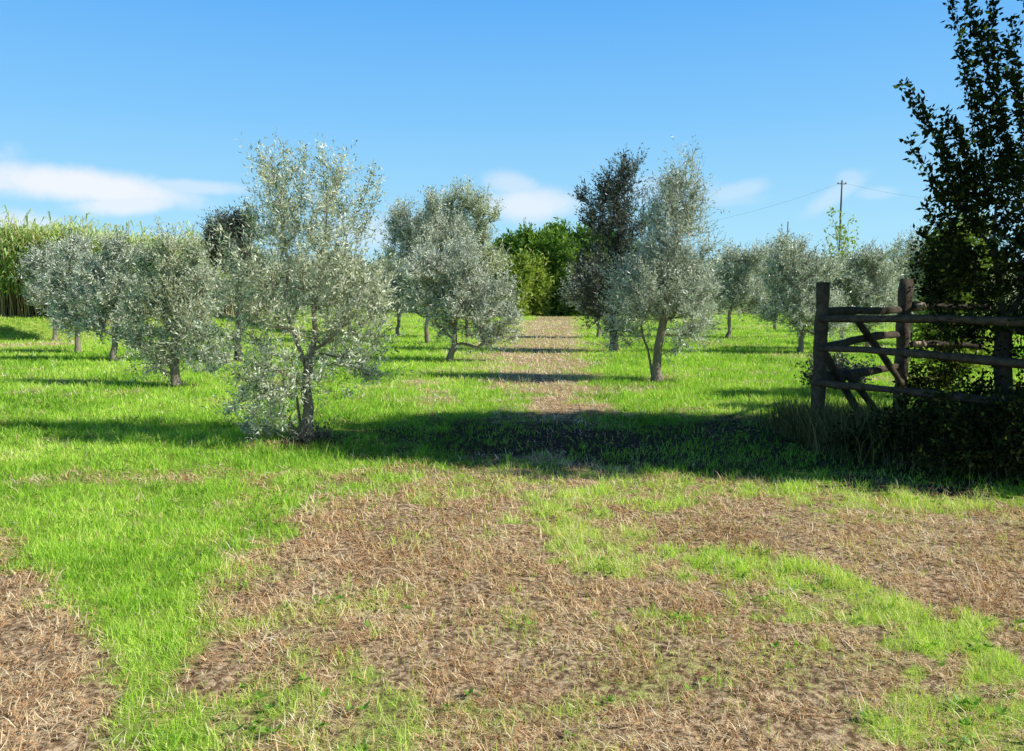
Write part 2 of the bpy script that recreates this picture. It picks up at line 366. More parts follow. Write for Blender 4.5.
class Skeleton:
    def __init__(s, rng): s.P = []; s.par = []; s.rng = rng
    def add(s, p, par): s.P.append(np.array(p, float)); s.par.append(par); return len(s.P) - 1
    def chain(s, pts, par):
        for p in pts: par = s.add(p, par)
        return par
    def grow(s, targets, step=.16, lift=.25, wig=.05, first=1):
        ends = []
        for t in targets:
            A = np.array(s.P); dd = t - A; dist = np.linalg.norm(dd, axis=1)
            cost = dist + .9 * np.maximum(0, A[:, 2] - t[2]) + .35 * np.linalg.norm(A[:, :2] - A[0, :2], axis=1) * (dist > .0) * .3
            cost[:first] += 3
            j = int(np.argmin(cost)); a = A[j]; L = dist[j]
            k = max(1, int(L / step)); par = j
            for i in range(1, k + 1):
                f = i / k; p = a + (t - a) * f
                p = p + np.array([0, 0, -lift * L * f * (1 - f)]) * 1.0 + s.rng.normal(0, wig, 3) * L * (f < 1)
                par = s.add(p, par)
            ends.append(par)
        return ends
    def radii(s, rtip=.004, rbase=.09, pw=2.3):
        n_ = len(s.P); w = np.zeros(n_)
        haschild = np.zeros(n_, bool)
        for i in range(n_): 
            if s.par[i] >= 0: haschild[s.par[i]] = True
        w[~haschild] = 1
        for i in range(n_ - 1, 0, -1): w[s.par[i]] += w[i]
        r_ = rtip * w ** (1 / pw); k = math.log(rbase / rtip) / math.log(max(r_[0] / rtip, 1.01))
        return rtip * (r_ / rtip) ** k, w
    def mesh(s, name, rtip=.004, rbase=.09, bump=.12, flare=1.5):
        rad, w = s.radii(rtip, rbase); n_ = len(s.P)
        kids = [[] for _ in range(n_)]
        for i in range(n_):
            if s.par[i] >= 0: kids[s.par[i]].append(i)
        V, Q = [], []; stack = [(0, None)]
        while stack:
            i, pj = stack.pop(); pts = []; rr = []
            if pj is not None: pts.append(s.P[pj]); rr.append(min(rad[i] * 1.05, rad[pj] * .9))
            while True:
                pts.append(s.P[i]); rr.append(rad[i])
                if not kids[i]: break
                ks = sorted(kids[i], key=lambda k: -w[k])
                for k in ks[1:]: stack.append((k, i))
                i = ks[0]
            if len(pts) < 2: continue
            rr = np.array(rr)
            if pj is None and flare:
                z = np.array([p[2] for p in pts]); rr = rr * (1 + (flare - 1) * np.exp(-np.maximum(z - z[0], 0) / .13))
            sd_ = 12 if rr[0] > .05 else (7 if rr[0] > .02 else (5 if rr[0] > .009 else 3))
            rr[-1] *= .6
            tube_chain(pts, rr, sd_, V, Q, bump if sd_ == 12 else 0, s.rng)
        return mesh(name, np.concatenate(V), np.concatenate(Q), smooth=True)

def lobes_points(rng, lobes, n_, shell=.45, gap=.0):
    """points in a union of ellipsoids (cx,cy,cz,rx,ry,rz,weight)"""
    L = np.array(lobes, float); vol = L[:, 3] * L[:, 4] * L[:, 5]; pr = vol ** .8 * L[:, 6]; pr /= pr.sum()
    idx = rng.choice(len(L), n_, p=pr); dr = unit(rng.normal(size=(n_, 3)))
    rad = (shell ** 3 + (1 - shell ** 3) * rng.random(n_)) ** (1 / 3) if shell else rng.random(n_) ** (1 / 3)
    rad = np.where(rng.random(n_) < .3, rng.random(n_) ** .4, rad)
    return L[idx, :3] + dr * rad[:, None] * L[idx, 3:6], idx, dr

def shoots(rng, ends, outdir, nshoot, slen, nleaf, up=.5, droop=0., spread=.8):
    """leafy shoots starting at ends: returns leaf base points, shoot tangents, and shoot polylines"""
    E = np.repeat(ends, nshoot, 0); O = np.repeat(outdir, nshoot, 0); n_ = len(E)
    D = unit(O * .8 + rng.normal(0, spread, (n_, 3)) + np.array([0, 0, up])); L = slen * (.45 + .9 * rng.random(n_))
    bend = rng.normal(0, .25, (n_, 3)) + np.array([0, 0, .25 - droop])
    t = (np.arange(nleaf) + .5) / nleaf
    P = E[:, None, :] + D[:, None, :] * (L[:, None] * t)[..., None] + bend[:, None, :] * (L[:, None] * t ** 2)[..., None] * .6
    T = unit(D[:, None, :] + bend[:, None, :] * (t * 1.2)[None, :, None])
    tt = np.array([0, .5, 1.])
    PL = E[:, None, :] + D[:, None, :] * (L[:, None] * tt)[..., None] + bend[:, None, :] * (L[:, None] * tt ** 2)[..., None] * .6
    return P.reshape(-1, 3), T.reshape(-1, 3), PL
def leaves_on(rng, P, T, L0, W0, ang=.9, size_var=.4, jitter=.02, fold=.12):
    n_ = len(P); side = unit(np.cross(T, rng.normal(size=(n_, 3))))
    D = unit(T * math.cos(ang) + side * math.sin(ang) + rng.normal(0, .25, (n_, 3)))
    U = unit(np.cross(D, T + rng.normal(0, .6, (n_, 3))))
    L = L0 * (1 - size_var + 2 * size_var * rng.random(n_)); Wd = W0 * (1 - size_var * .6 + size_var * 1.2 * rng.random(n_))
    return leafquads(P + rng.normal(0, jitter, (n_, 3)), D, U, L, Wd, fold)
def twigmesh(PL, r0, V, Q, base):
    n_ = len(PL); A = PL[:, 0]; Bm = PL[:, 1]; C_ = PL[:, 2]
    T = unit(C_ - A); u = unit(np.cross(T, np.array([.3, .5, .8]))); v = np.cross(T, u)
    out = []
    for pt, rr in ((A, r0), (Bm, r0 * .7), (C_, r0 * .3)):
        for k in range(3):
            a_ = k * 2 * PI / 3; out.append(pt + (math.cos(a_) * u + math.sin(a_) * v) * rr)
    VV = np.stack(out, 1).reshape(-1, 3); i = np.arange(n_)[:, None] * 9 + base
    for s_ in (0, 3):
        for k in range(3):
            k2 = (k + 1) % 3; Q.append(np.concatenate([i + s_ + k, i + s_ + k2, i + s_ + 3 + k2, i + s_ + 3 + k], 1))
    V.append(VV); return base + len(VV)

def grow_tree(name, seed, trunk, lobes, label, cat='olive tree', loc=(0, 0, 0), ntar=420, nshoot=3, slen=.3, nleaf=16, L0=.055, W0=.014,
              leafm='olive', barkm='bark', rbase=.09, rtip=.0035, up=.5, droop=0, group=None, extra=None, shell=.45, parts=('trunk', 'crown'),
              darkside=0, step=.16, wig=.05, spread=.8, twigm='twig', rest=None, flare=1.5):
    """trunk: list of polylines; the first is the main stem, the others (index, pts) start at node index"""
    rng = np.random.default_rng(seed)
    root = empty(name, loc); tag(root, label, cat, group)
    S = Skeleton(rng); main = trunk[0]; S.chain(main, -1); first = max(1, len(main) - 3)
    for st, pts in trunk[1:]: S.chain(pts, st)
    T_, idx, dr = lobes_points(rng, lobes, ntar, shell)
    fork = np.array(main[-1]); T_ = T_[T_[:, 2] > .12]
    if rest is not None: T_ = T_[rest(T_)]
    T_ = T_[np.argsort(np.linalg.norm(T_ - fork, axis=1) + rng.random(len(T_)) * .3)]
    ends = S.grow(T_, step=step, wig=wig, first=first)
    ex_ends = []
    if extra:
        for a_, b_, nl_ in extra:
            pts = [np.array(a_) + (np.array(b_) - np.array(a_)) * f + np.array([0, 0, -1]) * np.linalg.norm(np.array(b_) - np.array(a_)) * .3 * f * (1 - f) for f in np.linspace(0, 1, 16)]
            j = S.grow([pts[0]], first=first)[0]
            for p in pts[1:]:
                j = S.add(p, j); ex_ends += [p] * nl_
    me = S.mesh(parts[0], rtip, rbase, flare=flare)
    link(parts[0], me, M[barkm], root)
    A = np.array(S.P); E = A[ends]
    # leaf carrying points: ends and some inner nodes of thin branches
    par = np.array([S.par[e] for e in ends]); cen = np.array(lobes, float)[:, :3].mean(0)
    E2 = np.concatenate([E, A[par]]) if len(par) else E
    pass
    E2 = E2[E2[:, 2] > main[0][2] + .1]
    od = unit(E2 - np.array([cen[0], cen[1], E2[:, 2].mean() * .6]))
    P, T, PL = shoots(rng, E2, od, nshoot, slen, nleaf, up, droop, spread)
    if ex_ends:                                   # leaves straight on the long whips, a few very short side shoots
        X_ = np.repeat(np.array(ex_ends), 2, 0); X_ = X_ + rng.normal(0, .012, X_.shape)
        P2, T2, PL2 = shoots(rng, X_, unit(rng.normal(size=X_.shape)), 1, slen * .22, 3, .8)
        P = np.concatenate([P, P2]); T = np.concatenate([T, T2])
    V, q = leaves_on(rng, P, T, L0, W0)
    tint = .5 + .3 * (np.resize(np.repeat(rng.random(len(PL)), nleaf), len(P)) - .5) * 2 + rng.normal(0, .24, len(P))
    cr = link(parts[1], mesh(parts[1], V, q, tint=tint), M[leafm], root)
    Vt, Qt = [], []; twigmesh(PL, max(rtip * .55, .0016), Vt, Qt, 0)
    tw = link('twig', mesh('twig', np.concatenate(Vt), np.concatenate(Qt)), M[twigm], cr)
    return root

def px_lobes(Y, base, L):
    """lobes measured on the photo (px, py, rx, ry, depth offset, depth radius, weight) -> relative to the tree base"""
    out = []
    for px, py, rx, ry, dy, rd, w_ in L:
        c_ = atY(px, py, Y + dy) - base; s_ = (Y + dy) / F
        out.append((c_[0], c_[1], c_[2], rx * s_, rd, ry * s_, w_))
    return out
def stem(base, tip, n_=6, wig=.03, rng=RNG):
    b, t = np.array(base, float), np.array(tip, float)
    return [b + (t - b) * f + (rng.normal(0, wig, 3) * np.array([1, 1, 0]) if 0 < f < 1 else 0) for f in np.linspace(0, 1, n_)]

# ---- nearest olive on the left of the path
B = at(308, 440)
base = B.copy(); YB = B[1]
def rel(px, py, dy=0): return atY(px, py, YB + dy) - base
t0 = [np.zeros(3), rel(307, 425), rel(309, 408), rel(306, 390), rel(308, 372), rel(311, 352)]
fork = [rel(316, 335), rel(313, 312), rel(320, 285), rel(322, 258), rel(326, 225), rel(328, 190)]
fork2 = [rel(300, 350, .1), rel(290, 325, .15), rel(286, 300, .2), rel(288, 265, .2), rel(282, 225, .2), rel(276, 185, .2)]
fork3 = [rel(322, 345, -.1), rel(340, 330, -.3), rel(356, 312, -.4), rel(364, 285, -.4), rel(362, 250, -.4)]
fork4 = [rel(294, 378, -.2), rel(278, 370, -.4), rel(258, 362, -.5), rel(238, 352, -.5)]
lob = px_lobes(YB, base, [
    (278, 212, 24, 40, .1, .45, 1), (322, 215, 34, 42, .1, .55, 1), (366, 225, 10, 32, 0, .25, .4), (300, 275, 58, 50, 0, .8, 1.0),
    (352, 305, 32, 50, 0, .65, 1.2), (262, 300, 38, 50, 0, .7, .9), (240, 345, 30, 45, -.2, .5, .8), (300, 345, 55, 42, 0, .8, .6),
    (362, 350, 26, 34, 0, .5, 1.0), (258, 398, 28, 36, -.3, .4, 1.3), (282, 375, 26, 30, -.2, .4, .8), (335, 372, 26, 22, .1, .4, .7), (205, 350, 16, 30, -.3, .3, .35), (228, 265, 15, 30, 0, .3, .4)])
t1b = [rel(301, 428, .05), rel(298, 408, .1), rel(296, 385, .1), rel(292, 360, .1)]
grow_tree('olive_tree', 5, [t0, (0, t1b), (5, fork), (4, fork2), (5, fork3), (3, fork4)], lob,
          'closest olive tree left of the path, airy silver crown drooping low on one side', loc=base, ntar=260, nshoot=3, slen=.36, nleaf=20,
          extra=[(rel(a, b, .1), rel(c, d_, .1), 4) for a, b, c, d_ in [(276, 215, 262, 152), (280, 205, 284, 148), (300, 215, 304, 150), (325, 210, 322, 146), (330, 215, 343, 156), (350, 230, 372, 172), (358, 240, 380, 182), (262, 245, 246, 206), (250, 290, 216, 226), (240, 340, 206, 330), (262, 395, 244, 432), (255, 380, 226, 415), (345, 365, 376, 380), (272, 385, 268, 436), (248, 320, 212, 372)]],
          L0=.052, W0=.0135, rbase=.062, rtip=.003, up=.7, leafm='olive_green', shell=.5)
# suckers at its foot
def sprigs(name, base, label, cat, n_, h_, spread, leafm, seed, L0=.05, W0=.02, group=None, nleaf=16, bare=False):
    rng = np.random.default_rng(seed); root = empty(name, base); tag(root, label, cat, group)
    a_ = rng.random(n_) * 2 * PI; rr = rng.random(n_) ** .6 * spread
    E = np.stack([np.cos(a_) * rr * .35, np.sin(a_) * rr * .35, np.full(n_, .0)], -1)
    D = unit(np.stack([np.cos(a_) * rr, np.sin(a_) * rr, np.full(n_, h_)], -1) + rng.normal(0, .08, (n_, 3))); L = h_ * (.5 + .7 * rng.random(n_))
    bend = rng.normal(0, .2, (n_, 3)); bend[:, 2] -= .15
    tt = np.array([0, .5, 1.]); f = lambda t: E[:, None, :] + D[:, None, :] * (L[:, None] * t)[..., None] + bend[:, None, :] * (L[:, None] * t ** 2)[..., None]
    PL = f(tt); Vt, Qt = [], []; twigmesh(PL, .004, Vt, Qt, 0)
    link('stem', mesh('stem', np.concatenate(Vt), np.concatenate(Qt)), M['twig'] if bare else M['barkdark'], root)
    t = .12 + .88 * (np.arange(nleaf) + .5) / nleaf; P = f(t); T = np.broadcast_to(D[:, None, :], P.shape)
    V, q = leaves_on(rng, P.reshape(-1, 3), T.reshape(-1, 3).copy(), L0, W0)
    link('foliage', mesh('foliage', V, q, tint=rng.random(len(q))), M[leafm], root)
    return root
sprigs('olive_shoots', at(272, 437), 'bare twiggy olive suckers beside the trunk of the closest olive tree', 'suckers', 40, .55, .55, 'olive_green', 61, .045, .012, nleaf=7, bare=True)

sprigs('basal_shoots', at(312, 441), 'low dark leafy suckers crowded round the base of the closest olive trunk', 'suckers', 60, .30, .34, 'dark', 62, .05, .018, nleaf=9)

# ---- olive pair right of the path
B = at(657, 381); base = B.copy(); YB = B[1]
t0 = [np.zeros(3), rel(656, 370), rel(657, 358), rel(658, 346), rel(661, 334)]
f1 = [rel(664, 318), rel(668, 298), rel(672, 270), rel(675, 240), rel(677, 205), rel(678, 170)]
f2 = [rel(652, 375, .05), rel(650, 362, .08), rel(648, 350, .1), rel(643, 337), rel(640, 318), rel(634, 295), rel(630, 270)]
lob = px_lobes(YB, base, [
    (678, 182, 18, 24, 0, .4, .9), (677, 212, 27, 30, 0, .55, 1), (672, 245, 36, 36, 0, .7, 1), (668, 288, 44, 36, 0, .9, 1.1), (696, 215, 10, 24, 0, .25, .4),
    (640, 300, 34, 36, 0, .7, .9), (690, 310, 24, 34, 0, .6, .9), (628, 335, 26, 20, 0, .5, .4), (684, 335, 24, 22, 0, .5, .5)])
grow_tree('olive_tree', 6, [t0, (4, f1), (0, f2)], lob, 'tall twin-trunked olive tree right of the path with a pale pointed crown', loc=base,
          ntar=400, nshoot=3, slen=.42, nleaf=17, L0=.07, W0=.018, rbase=.088, rtip=.004, up=.8)
B = at(614, 352); base = B.copy(); YB = B[1]
t0 = [np.zeros(3), rel(614, 340), rel(613, 328), rel(615, 315)]
f1 = [rel(618, 290), rel(620, 260), rel(619, 225), rel(618, 190)]
lob = px_lobes(YB, base, [(620, 185, 20, 26, 0, .7, 1), (604, 215, 26, 26, 0, .8, 1), (624, 235, 22, 34, 0, .8, 1), (606, 285, 30, 42, 0, 1.1, 1), (626, 290, 24, 40, 0, .9, 1)])
grow_tree('olive_tree', 7, [t0, (3, f1)], lob, 'dark-leaved tall tree just behind and left of the twin-trunked olive', 'tree', loc=base, ntar=300, nshoot=3, slen=.5,
          nleaf=12, L0=.11, W0=.036, rbase=.11, rtip=.006, up=.7, leafm='dark', barkm='barkdark', twigm='barkdark', shell=.3)

# ---- mid-distance olives: each measured (base px, base py, lobes...)
def mid(seed, bx, by, lobes, label, leafm='olive', cat='olive tree', ntar=330, **kw):
    B_ = at(bx, by); Yb = B_[1]; s_ = Yb / F
    cx_ = np.mean([l[0] for l in lobes]); top = min(l[1] for l in lobes)
    low = max(l[1] + l[3] for l in lobes); f0 = atY(bx + (cx_ - bx) * .3, min(low - 8, by - 12), Yb) - B_
    ntar = int(ntar * .72)
    t_ = stem((0, 0, 0), f0, 5, .02 * s_ * 40)
    f_ = [atY(bx + (cx_ - bx) * f, (min(low - 8, by - 12)) * (1 - f) + (top + 6) * f, Yb) - B_ for f in (.3, .55, .8)]
    rg = np.random.default_rng(seed * 7); ext_ = []
    for l in lobes:                                # uneven outline: small outliers round each main lobe
        for _ in range(4):
            a_ = rg.uniform(-.9, PI + .9); ext_.append((l[0] + math.cos(a_) * l[2] * rg.uniform(.7, 1.05), l[1] - math.sin(a_) * l[3] * rg.uniform(.7, 1.0), l[2] * rg.uniform(.12, .3), l[3] * rg.uniform(.2, .45), rg.uniform(-.5, .5) * l[2] * s_, l[2] * s_ * .35, 1.3))
    lb = px_lobes(Yb, B_, [(l[0], l[1], l[2] * .72, l[3] * .78, 0, l[2] * s_ * .65, 1) for l in lobes] + ext_)
    kk = dict(slen=.34 * max(1, Yb / 20), nleaf=15, L0=.045 * (Yb / 9) ** .75, W0=.0125 * (Yb / 9) ** .8, rbase=.072, rtip=.006, nshoot=3, up=.7, shell=.2)
    kk.update(kw)
    return grow_tree('olive_tree' if cat == 'olive tree' else cat.replace(' ', '_'), seed, [t_, (4, f_)], lb, label, cat, loc=B_, ntar=ntar, leafm=leafm, **kk)
G1 = 'olive trees planted in rows'
mid(41, 449, 361, [(455, 275, 46, 34), (430, 295, 36, 34), (490, 300, 36, 40), (470, 325, 38, 24), (490, 335, 22, 18)], 'rounded silver olive left of the path with foliage hanging low', group=G1, ntar=520)
mid(42, 428, 343, [(422, 238, 36, 32), (405, 262, 22, 30), (445, 262, 34, 36)], 'large pale olive crown behind the rounded olive, left half', group=G1, ntar=420)
mid(43, 468, 338, [(460, 206, 18, 16), (472, 230, 28, 28), (468, 262, 36, 34), (445, 225, 22, 20)], 'tallest background olive, its top knob rising above the crowns left of the path', group=G1, ntar=420, leafm='olive_green')
mid(44, 398, 336, [(402, 285, 20, 28), (396, 300, 22, 20)], 'small olive with a thin dark stem between the closest olive and the rounded one', group=G1, ntar=200)
mid(45, 176, 386, [(175, 275, 30, 34), (160, 310, 28, 30), (195, 315, 30, 34), (150, 345, 20, 28), (184, 342, 26, 22), (172, 252, 16, 16), (145, 372, 14, 14), (200, 355, 16, 20)], 'slim grey-trunked olive left of the closest one, ragged low foliage', group=G1, ntar=420, leafm='olive_green')
mid(46, 114, 361, [(114, 270, 30, 26), (108, 300, 30, 26), (130, 305, 20, 26), (118, 254, 16, 16), (98, 326, 18, 18), (134, 328, 12, 14)], 'silver olive on a short trunk, third from the left edge', group=G1)
mid(47, 78, 353, [(76, 278, 26, 30), (84, 305, 28, 24), (78, 258, 18, 14), (66, 322, 16, 14)], 'silver olive on a forked reddish trunk, second from the left edge', group=G1)
mid(48, 55, 341, [(50, 280, 22, 24), (54, 302, 22, 20), (48, 264, 14, 14)], 'pale olive closest to the reed bed, leftmost of the olives', group=G1, ntar=220)
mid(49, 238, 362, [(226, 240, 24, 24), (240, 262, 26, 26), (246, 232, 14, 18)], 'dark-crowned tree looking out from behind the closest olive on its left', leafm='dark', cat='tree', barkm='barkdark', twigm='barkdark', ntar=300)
mid(50, 598, 338, [(590, 292, 24, 24), (600, 305, 22, 18)], 'low silver olive at the right edge of the path, beyond the dark-leaved tall tree', group=G1, ntar=240)
mid(51, 727, 338, [(738, 270, 26, 22), (730, 290, 30, 22), (750, 295, 22, 20)], 'silver olive with a dark trunk on open grass right of the twin-trunked olive', group=G1, ntar=330)
mid(52, 800, 353, [(790, 280, 30, 30), (815, 275, 28, 32), (800, 310, 36, 26), (826, 318, 28, 24)], 'pale bushy olive just behind the left gate post', group=G1, ntar=460)
mid(53, 868, 350, [(850, 285, 30, 28), (880, 290, 30, 30), (865, 312, 36, 20)], 'pale bushy olive behind the gate between its two tall posts', group=G1, ntar=420)
mid(54, 948, 346, [(935, 262, 26, 24), (945, 290, 40, 34)], 'pale olive half hidden by the dark tree at the right', group=G1, ntar=320)
mid(55, 775, 330, [(775, 262, 22, 16), (780, 285, 26, 18)], 'distant olive below the shorter utility pole', group=G1, ntar=200)
mid(56, 690, 331, [(706, 285, 22, 20), (700, 300, 22, 14)], 'distant low olive right behind the crown of the twin-trunked olive', group=G1, ntar=180)
mid(57, 350, 334, [(345, 280, 30, 24), (350, 298, 30, 16)], 'distant olive seen through the closest olive tree', group=G1, ntar=200)
mid(58, 205, 338, [(200, 285, 26, 22), (205, 302, 26, 14)], 'distant olive behind the slim grey-trunked one', group=G1, ntar=180)
mid(59, 912, 333, [(905, 262, 22, 20), (910, 285, 28, 22)], 'distant olive behind the right gate post', group=G1, ntar=200)
mid(60, 280, 333, [(270, 282, 28, 20), (280, 300, 30, 14)], 'distant olive behind the closest olive, between it and the dark-crowned tree', group=G1, ntar=180)

# whippy young tree behind the gate
B_ = at(842, 340); Yb = B_[1]
rng = np.random.default_rng(9); root = empty('young_poplar', B_); tag(root, 'young tree of thin upright yellow-green shoots in front of the taller utility pole', 'young tree')
S = Skeleton(rng); S.chain([np.zeros(3), np.array([0, 0, 1.2])], -1); ends = []
for tip in [(833, 218), (840, 212), (848, 222), (858, 232), (826, 240), (836, 235), (845, 240)]:
    p1 = atY(tip[0], tip[1], Yb) - B_; pts = [np.array([p1[0] * f ** 1.6, rng.normal(0, .05), 1.2 + (p1[2] - 1.2) * f]) for f in np.linspace(.1, 1, 12)]
    S.chain(pts, 1); ends += pts[4:]
link('trunk', S.mesh('trunk', .008, .06), M['twig'], root)
E = np.array(ends); P, T, PL = shoots(rng, E, unit(rng.normal(size=E.shape)), 2, .35, 4, .9); V, q = leaves_on(rng, P, T, .17, .075)
link('crown', mesh('crown', V, q, tint=.3 + .7 * rng.random(len(q))), M['bright'], root)

# ---- big dark tree at the right, standing behind the fence
B = at(1002, 458); base = B.copy(); YB = B[1]
t0 = [np.zeros(3), rel(1002, 430), rel(1004, 395), rel(1002, 360), rel(1004, 325)]
f1 = [rel(1000, 290, -.2), rel(994, 250, -.3), rel(996, 205, -.3), rel(1008, 165, -.2)]
f2 = [rel(1025, 290, .2), rel(1050, 220, .2), rel(1070, 140, .2), rel(1080, 50, .2), rel(1085, -40, .2)]
lob = px_lobes(YB, base, [
    (1024, 158, 28, 34, -.2, .8, 1.1), (996, 200, 34, 40, -.3, .6, 1.3), (1000, 255, 56, 46, -.2, .8, 1.5), (1015, 315, 72, 46, -.1, 1., 1.2),
    (1060, 10, 26, 20, 0, .8, .6), (1008, -4, 18, 12, -.2, .4, .35), (1124, 120, 66, 150, .2, 1.3, 1), (1100, -60, 70, 70, .2, 1., 1), (962, 318, 16, 24, .5, .35, .4),
    (1110, 270, 90, 90, .2, 1.4, .9), (960, 268, 16, 14, -.1, .4, .5)])
ex = [(rel(p[0], p[1], -.3), rel(q[0], q[1], -.4), 3) for p, q in [((985, 190), (904, 88)), ((975, 225), (909, 143)), ((992, 120), (950, 3)), ((985, 170), (962, 58)), ((960, 240), (934, 180)),
      ((990, 150), (974, 84)), ((1010, 160), (999, 100)), ((975, 262), (926, 206)), ((985, 60), (968, 6)), ((975, 200), (921, 104)), ((985, 180), (946, 118)), ((970, 215), (938, 150)),
      ((1000, 140), (984, 30)), ((1024, 130), (1012, 20)), ((985, 235), (943, 163)), ((960, 280), (922, 232)), ((1000, 100), (990, 0)), ((1024, 120), (1004, 44)), ((980, 205), (957, 125))]]
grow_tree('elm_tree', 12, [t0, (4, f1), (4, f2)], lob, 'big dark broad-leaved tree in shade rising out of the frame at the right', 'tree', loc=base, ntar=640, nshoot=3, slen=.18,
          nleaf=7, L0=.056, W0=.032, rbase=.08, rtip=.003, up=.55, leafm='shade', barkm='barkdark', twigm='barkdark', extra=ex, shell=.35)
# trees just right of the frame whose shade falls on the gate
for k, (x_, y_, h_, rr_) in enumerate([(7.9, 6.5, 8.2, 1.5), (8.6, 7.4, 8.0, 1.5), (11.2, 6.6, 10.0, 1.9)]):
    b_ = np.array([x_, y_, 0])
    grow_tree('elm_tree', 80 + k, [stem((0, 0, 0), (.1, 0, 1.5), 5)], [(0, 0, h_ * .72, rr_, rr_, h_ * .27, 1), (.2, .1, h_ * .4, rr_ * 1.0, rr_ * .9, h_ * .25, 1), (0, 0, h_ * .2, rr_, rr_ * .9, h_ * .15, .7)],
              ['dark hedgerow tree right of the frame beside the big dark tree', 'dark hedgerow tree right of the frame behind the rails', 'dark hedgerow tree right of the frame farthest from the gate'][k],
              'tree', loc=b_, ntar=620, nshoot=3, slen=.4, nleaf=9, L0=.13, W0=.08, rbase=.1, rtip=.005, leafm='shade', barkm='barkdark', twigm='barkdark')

# undergrowth round the fence
def bush(name, base, lobes, label, cat, seed, leafm, ntar=250, L0=.05, W0=.034, **kw):
    kk = dict(nshoot=3, slen=.22, nleaf=8, rbase=.025, rtip=.003, up=.3, barkm='barkdark', twigm='barkdark', flare=1, parts=('stem', 'foliage')); kk.update(kw)
    return grow_tree(name, seed, [stem((0, 0, 0), (0, 0, .18), 3, .01)], lobes, label, cat, loc=base, ntar=ntar, leafm=leafm, L0=L0, W0=W0, **kk)
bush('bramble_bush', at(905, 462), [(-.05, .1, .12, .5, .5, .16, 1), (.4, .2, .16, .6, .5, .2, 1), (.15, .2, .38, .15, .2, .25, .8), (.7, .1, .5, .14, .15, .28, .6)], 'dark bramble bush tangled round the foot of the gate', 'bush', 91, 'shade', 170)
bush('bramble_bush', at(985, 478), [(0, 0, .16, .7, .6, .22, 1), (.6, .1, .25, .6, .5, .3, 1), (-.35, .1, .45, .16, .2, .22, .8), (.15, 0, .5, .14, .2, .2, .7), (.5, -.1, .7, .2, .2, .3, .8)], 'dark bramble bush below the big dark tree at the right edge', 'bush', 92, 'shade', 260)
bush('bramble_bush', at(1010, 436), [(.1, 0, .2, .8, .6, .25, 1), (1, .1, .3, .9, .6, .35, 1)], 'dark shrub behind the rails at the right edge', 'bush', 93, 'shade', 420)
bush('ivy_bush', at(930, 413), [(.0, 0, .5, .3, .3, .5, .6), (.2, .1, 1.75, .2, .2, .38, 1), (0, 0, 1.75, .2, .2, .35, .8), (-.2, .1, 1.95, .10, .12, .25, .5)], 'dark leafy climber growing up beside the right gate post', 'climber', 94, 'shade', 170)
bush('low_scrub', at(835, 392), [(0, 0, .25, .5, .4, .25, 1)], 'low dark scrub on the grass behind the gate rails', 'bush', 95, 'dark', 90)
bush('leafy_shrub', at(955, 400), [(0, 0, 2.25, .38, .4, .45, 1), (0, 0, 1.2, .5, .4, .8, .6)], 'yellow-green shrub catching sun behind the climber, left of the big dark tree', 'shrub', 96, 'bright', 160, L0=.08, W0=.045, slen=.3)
# tall dry weeds
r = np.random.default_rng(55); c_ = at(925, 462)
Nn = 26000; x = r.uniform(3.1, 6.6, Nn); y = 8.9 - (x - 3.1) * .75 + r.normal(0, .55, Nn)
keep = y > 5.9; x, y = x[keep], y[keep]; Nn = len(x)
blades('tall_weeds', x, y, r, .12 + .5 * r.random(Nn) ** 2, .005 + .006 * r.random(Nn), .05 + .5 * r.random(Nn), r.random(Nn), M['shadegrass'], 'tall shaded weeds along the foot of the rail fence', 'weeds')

# ------------------------------------------------------------------ gate / rail fence
def rail(name, a_, b_, r0, r1, parent, seed, m='wood', sides=9, sag=.0, cap=True, label=None):
    rng = np.random.default_rng(seed); a_ = np.array(a_); b_ = np.array(b_); n_ = 14; V, Q = [], []
    L_ = np.linalg.norm(b_ - a_); pts = []; ph = rng.random(2) * 6
    for i, f in enumerate(np.linspace(0, 1, n_)):
        o = np.array([0, 0, math.sin(f * 5 + ph[0]) * .012 * L_ / 2 - sag * math.sin(f * PI)]) + rng.normal(0, .003, 3); pts.append(a_ + (b_ - a_) * f + o)
    rr = np.array([(r0 + (r1 - r0) * f) * (1 + rng.normal(0, .09)) for f in np.linspace(0, 1, n_)])
    pts = [pts[0] - (pts[1] - pts[0]) * .001] + pts + [pts[-1] + (pts[-1] - pts[-2]) * .001]; rr = np.concatenate([[rr[0] * .02], rr, [rr[-1] * .02]])
    tube_chain(pts, rr, sides, V, Q, .2, rng)
    o = link(name, mesh(name, np.concatenate(V), np.concatenate(Q), smooth=False), M[m], parent)
    if label: o['label'] = label
    return o
A = at(817, 442); YA = A[1]
PB = A.copy(); PB = np.array([0., 0, 0]); 
YB2 = YA / .80; Bp = np.array([ (903 - CX) / F * YB2 * 1.0, YB2, 0.])
YC = YA / 1.23; Cp = np.array([(1035 - CX) / F * YC, YC, 0.])
fence = empty('rail_fence', A); tag(fence, 'rustic gate of weathered round posts and split rails standing open at the right', 'gate')
R = lambda P: np.array(P) - A
zt = lambda P, py: atY(512, py, P[1])[2]
rail('post', R(A) + [0, 0, -.2], R([A[0], A[1], zt(A, 283)]), .072, .066, fence, 1, sides=12)
rail('post', R(Bp) + [0, 0, -.2], R([Bp[0], Bp[1], zt(Bp, 279)]), .085, .078, fence, 2, sides=12)
Cx = Cp + (Cp - A) * .55
rail('post', R(Cx) + [0, 0, -.2], R([Cx[0], Cx[1], 1.75]), .075, .07, fence, 3, sides=12)
